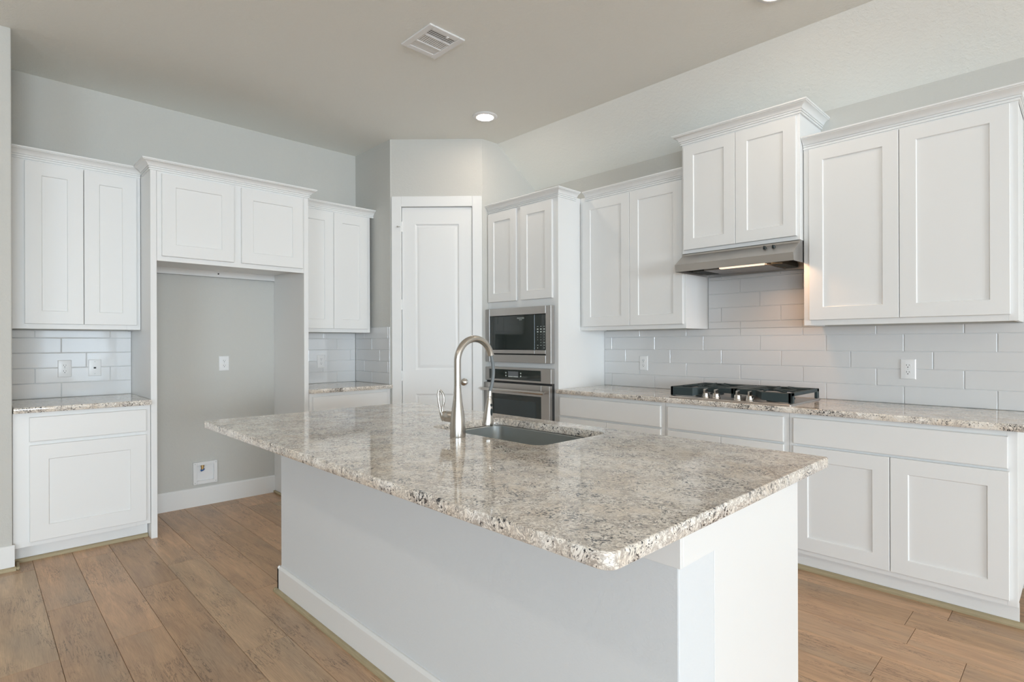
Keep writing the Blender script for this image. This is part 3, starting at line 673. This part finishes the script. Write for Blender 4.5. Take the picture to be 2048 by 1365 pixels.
# cooktop
T = thing('gas_cooktop', 'stainless gas cooktop with dark cast iron grates and four knobs', 'cooktop', (3.335, -.34, CT1))
CX0, CX1, CY0, CY1 = 2.953, 3.717, -.592, -.085
b = MB(); rs = [[(a, c, z) for a, c in rrect(CX0, CX1, CY0, CY1, .008, 4, i)] for i, z in ((0, CT1 + .0005), (0, CT1 + .006), (.003, CT1 + .009), (.018, CT1 + .0095), (.024, CT1 + .005))]
b.rings(rs); b.build('surface', 'steel', T)
gz0, gz1 = CT1 + .012, .986
def grate(x0, x1, left):
    b = MB(); t = .017; yb = -.100; yf = -.572; yn = -.462
    xn0, xn1 = (3.165, x1) if left else (x0, 3.470)
    # outline of the front skirt with the cut-out for the knobs
    if left: path = [(x0, yf), (3.112, yf), (3.165, yn), (x1, yn)]
    else: path = [(x0, yn), (3.470, yn), (3.548, yf), (x1, yf)]
    low = [gz0 + .004, gz0 + .006, gz1 - .034, gz1 - .034] if left else [gz1 - .034, gz1 - .036, gz0 + .012, gz0 + .004]
    for (p, q, l0, l1) in zip(path, path[1:], low, low[1:]):
        d = Vector((q[0] - p[0], q[1] - p[1], 0)).normalized(); nn = Vector((-d.y, d.x, 0)) * t
        P = [Vector((*p, 0)), Vector((*q, 0)), Vector((*q, 0)) + nn, Vector((*p, 0)) + nn]
        b.rings([[(P[0].x, P[0].y, l0), (P[0].x, P[0].y, gz1 - .004), (P[0].x + nn.x * .4, P[0].y + nn.y * .4, gz1), (P[3].x, P[3].y, gz1), (P[3].x, P[3].y, l0)],
                 [(P[1].x, P[1].y, l1), (P[1].x, P[1].y, gz1 - .004), (P[1].x + nn.x * .4, P[1].y + nn.y * .4, gz1), (P[2].x, P[2].y, gz1), (P[2].x, P[2].y, l1)]])
    b.box(x0, x1, yb - t, yb, gz1 - .020, gz1, .002)
    outer, inner = (x0, x1) if left else (x1, x0)
    sg = 1 if left else -1
    b.box(outer, outer + sg * t, yf, yb, gz1 - .020, gz1, .002); b.box(outer, outer + sg * t, yf, yf + .050, gz0, gz1, .002); b.box(outer, outer + sg * t, yb - .035, yb, gz0, gz1, .002)
    b.box(inner, inner - sg * t, yn, yb, gz1 - .016, gz1, .002); b.box(inner, inner - sg * t, yb - .03, yb, gz0, gz1, .002); b.box(inner, inner - sg * t, yn, yn + .03, gz0, gz1, .002)
    bxm = (x0 + x1) / 2 - sg * .02
    for cy in (-.42, -.215):
        for k in range(6):
            a = k * PI / 3 + .3; r0, r1 = .035, .14
            p = Vector((bxm + r0 * math.cos(a), cy + r0 * math.sin(a), gz1 + .001)); q = Vector((bxm + r1 * math.cos(a), cy + r1 * math.sin(a) * .75, gz1 - .006))
            q.x = min(max(q.x, x0 + .008), x1 - .008); q.y = min(max(q.y, (yn if cy < -.3 else -.33)), yb - .004)
            b.tube([p, p + (q - p) * .15 + Vector((0, 0, .003)), q], [.0045, .006, .006], 8)
    b.box(x0 + t, x1 - t, -.325, -.313, gz1 - .014, gz1, .002)
    b.box(inner - sg * .012, inner - sg * .070, yn + t, yb - t, gz1 - .010, gz1 - .001, .002)
    return b.build('grate', 'iron', T)
grate(2.958, 3.332, True); grate(3.337, 3.713, False)
for x in (3.105, 3.565):
    for y in (-.42, -.215):
        b = MB(); b.lathe([(.045, 0), (.045, .006), (.036, .012), (.036, .018), (.034, .022), (.0, .023)], (x, y, CT1 + .006)); b.build('burner', 'iron', T)
for x in (3.180, 3.250, 3.388, 3.462):
    b = MB(); o_ = (x, -.528, CT1 + .0055)
    b.lathe([(.0255, 0), (.0265, .003), (.0255, .008), (.0225, .011), (.0215, .028), (.0200, .034), (.012, .036), (0, .036)], o_, n=28)
    b.box(x - .0055, x + .0055, -.550, -.506, CT1 + .034, CT1 + .066, .003, 2); b.build('knob', 'nickel', T)

# ------------------------------------------------------------------ wall plates
def plate_base(T, fr, s, z, d0, w=.073, h=.117):
    b = MB(fr); b.rloops(s - w / 2, s + w / 2, z - h / 2, z + h / 2, [(0, d0), (0, d0 + .002), (.004, d0 + .0055), (.006, d0 + .006)]); return b.build('plate', 'plastic', T, ang=20)
def outlet(label, fr, s, z, d0, h=.117, w=.075):
    T = thing('power_outlet', label, 'outlet', fr(s, d0, z), 'white duplex power outlets'); p = plate_base(T, fr, s, z, d0, w, h); d1 = d0 + .006
    for dz in (.0195, -.0195):
        b = MB(fr); pts = []
        for k in range(28):
            a = 2 * PI * k / 28; pts.append((.0172 * math.cos(a), max(-.0142, min(.0142, .0172 * math.sin(a)))))
        b.rings([[(s + x, dd, z + dz + y) for x, y in pts] for dd in (d1 - .001, d1 + .0015)]); rc = b.build('receptacle', 'plastic', T)
        b = MB(fr)
        sg = 1
        for x, hh in ((-.0063, .0042), (.0063, .0034)): b.box(s + x - .0011, s + x + .0011, d1 + .0013, d1 + .0019, z + dz + .004 - hh, z + dz + .004 + hh)
        b.rings([[(s + .0028 * math.cos(2 * PI * k / 12), dd, z + dz - .0075 + .0028 * math.sin(2 * PI * k / 12)) for k in range(12)] for dd in (d1 + .0013, d1 + .0019)])
        b.build('slots', 'dark', rc)
    b = MB(fr); b.rings([[(s + .0026 * math.cos(2 * PI * k / 12), dd, z + .0026 * math.sin(2 * PI * k / 12)) for k in range(12)] for dd in (d1, d1 + .0008)]); b.build('screw', 'print', T)
outlet('white power outlet on the tiles right of the gas cooktop', FR, 4.156, 1.117, .0086)
outlet('white power outlet on the tiles left of the gas cooktop', FR, 2.393, 1.110, .0086)
outlet('white power outlet on the far left tiles beside the phone jack plate', FL, -3.438, 1.110, .0086)
outlet('white power outlet on the painted wall inside the refrigerator alcove', FL, -2.424, 1.118, .0005)
outlet('white power outlet on the corner tiles beside the refrigerator alcove', FL, -1.606, 1.114, .0086)
T = thing('phone_jack_plate', 'white phone jack plate with one small socket on the far left tiles', 'wall plate', (.0086, -3.27, 1.11))
plate_base(T, FL, -3.272, 1.111, .0086)
b = MB(FL); b.box(-3.279, -3.265, .0140, .0152, 1.105, 1.116); b.build('socket', 'dark', T)
for dz in (.042, -.042):
    b = MB(); b.lathe([(.003, 0), (.003, .001), (0, .0012)], (.0146, -3.272, 1.111 + dz), (1, 0, 0), 12); b.build('screw', 'print', T)
# refrigerator water box
T = thing('water_supply_box', 'white recessed water supply box low in the refrigerator alcove', 'supply box', (0, -2.567, .26))
b = MB(FL); s0, s1, z0, z1 = -2.655, -2.482, .172, .345; w_ = .026
for q in ((s0, s0 + w_, z0, z1), (s1 - w_, s1, z0, z1), (s0 + w_, s1 - w_, z0, z0 + w_), (s0 + w_, s1 - w_, z1 - w_, z1)): b.box(q[0], q[1], .0005, .022, q[2], q[3], .0015)
b.box(s0 + w_, s1 - w_, .0005, .003, z0 + w_, z1 - w_); b.build('frame', 'plastic', T)
b = MB(); b.lathe([(.010, 0), (.010, .022), (.013, .022), (.013, .034), (0, .034)], (.012, -2.588, .285), (0, 0, 1), 16); v_ = b.build('valve', 'brass', T)
b = MB(); b.tube([(.014, -2.602, .276), (.018, -2.585, .282), (.016, -2.575, .288)], [.008, .007, .004], 10); b.build('valve_handle', 'blue', v_)
for a in (s0 + .012, s1 - .012):
    for c in (z0 + .012, z1 - .012):
        b = MB(); b.lathe([(.004, 0), (.004, .001), (0, .0012)], (.022, a, c), (1, 0, 0), 12); b.build('screw', 'print', T)

# ------------------------------------------------------------------ ceiling fixtures
def downlight(x, y, label):
    T = thing('recessed_light', label, 'ceiling light', (x, y, H), None)
    b = MB(); b.lathe([(.098, -.0005), (.098, -.003), (.093, -.008), (.070, -.011), (.066, -.010), (.066, -.0005)], (x, y, H), n=48); b.build('trim_ring', 'plastic', T)
    b = MB(); b.lathe([(.0655, -.001), (.0655, -.010), (.058, -.0125), (.03, -.0145), (0, -.015)], (x, y, H), n=40); b.build('lens', 'lens', T)
downlight(1.566, -.974, 'round recessed ceiling light glowing above the pantry door')
downlight(3.772, -.945, 'round recessed ceiling light just above the top edge of the photo')
T = thing('ceiling_vent', 'white louvered air vent in the ceiling above the island', 'vent', (2.177, -1.925, H))
X0, X1, Y0, Y1 = 2.030, 2.325, -2.050, -1.798; fw_ = .038
b = MB()
for q in ((X0, X1, Y0, Y0 + fw_), (X0, X1, Y1 - fw_, Y1), (X0, X0 + fw_, Y0 + fw_, Y1 - fw_), (X1 - fw_, X1, Y0 + fw_, Y1 - fw_)): b.box(*q, H - .010, H - .0005, .003)
xa, xb = X0 + fw_ + .066, X1 - fw_ - .066
for x in (xa, xb): b.box(x - .005, x + .005, Y0 + fw_, Y1 - fw_, H - .010, H - .0015)
b.build('frame', 'plastic', T)
b = MB(); b.box(X0 + fw_, X1 - fw_, Y0 + fw_, Y1 - fw_, H - .0014, H - .0004); b.build('duct_opening', 'gap', T)
def louver(x0, x1, y0, y1, along, n, tilt):
    b = MB()
    for k in range(n):
        if along == 'y':
            c = x0 + (k + .5) * (x1 - x0) / n; hw = (x1 - x0) / n * .35
            b.rings([[(c - hw, y, H - .0065 + tilt * hw), (c + hw, y, H - .0065 - tilt * hw), (c + hw, y, H - .0055 - tilt * hw), (c - hw, y, H - .0055 + tilt * hw)] for y in (y0, y1)])
        else:
            c = y0 + (k + .5) * (y1 - y0) / n; hw = (y1 - y0) / n * .34
            b.rings([[(x, c - hw, H - .0065 + tilt * hw), (x, c + hw, H - .0065 - tilt * hw), (x, c + hw, H - .0055 - tilt * hw), (x, c - hw, H - .0055 + tilt * hw)] for x in (x0, x1)])
    return b.build('louvers', 'plastic', T, smooth=False)
louver(X0 + fw_, xa - .005, Y0 + fw_, Y1 - fw_, 'y', 5, -.16)
louver(xa + .005, xb - .005, Y0 + fw_, Y1 - fw_, 'x', 13, .14)
louver(xb + .005, X1 - fw_, Y0 + fw_, Y1 - fw_, 'y', 4, .16)
b = MB(); b.box(X1 - fw_ - .014, X1 - fw_ + .004, -1.905, -1.890, H - .014, H - .0095, .001); b.build('damper_lever', 'plastic', T)
SC.cycles.use_denoising = True
SC.cycles.max_bounces = 10; SC.cycles.diffuse_bounces = 6; SC.cycles.glossy_bounces = 5
SC.cycles.caustics_reflective = False
SC.cycles.sample_clamp_indirect = 8
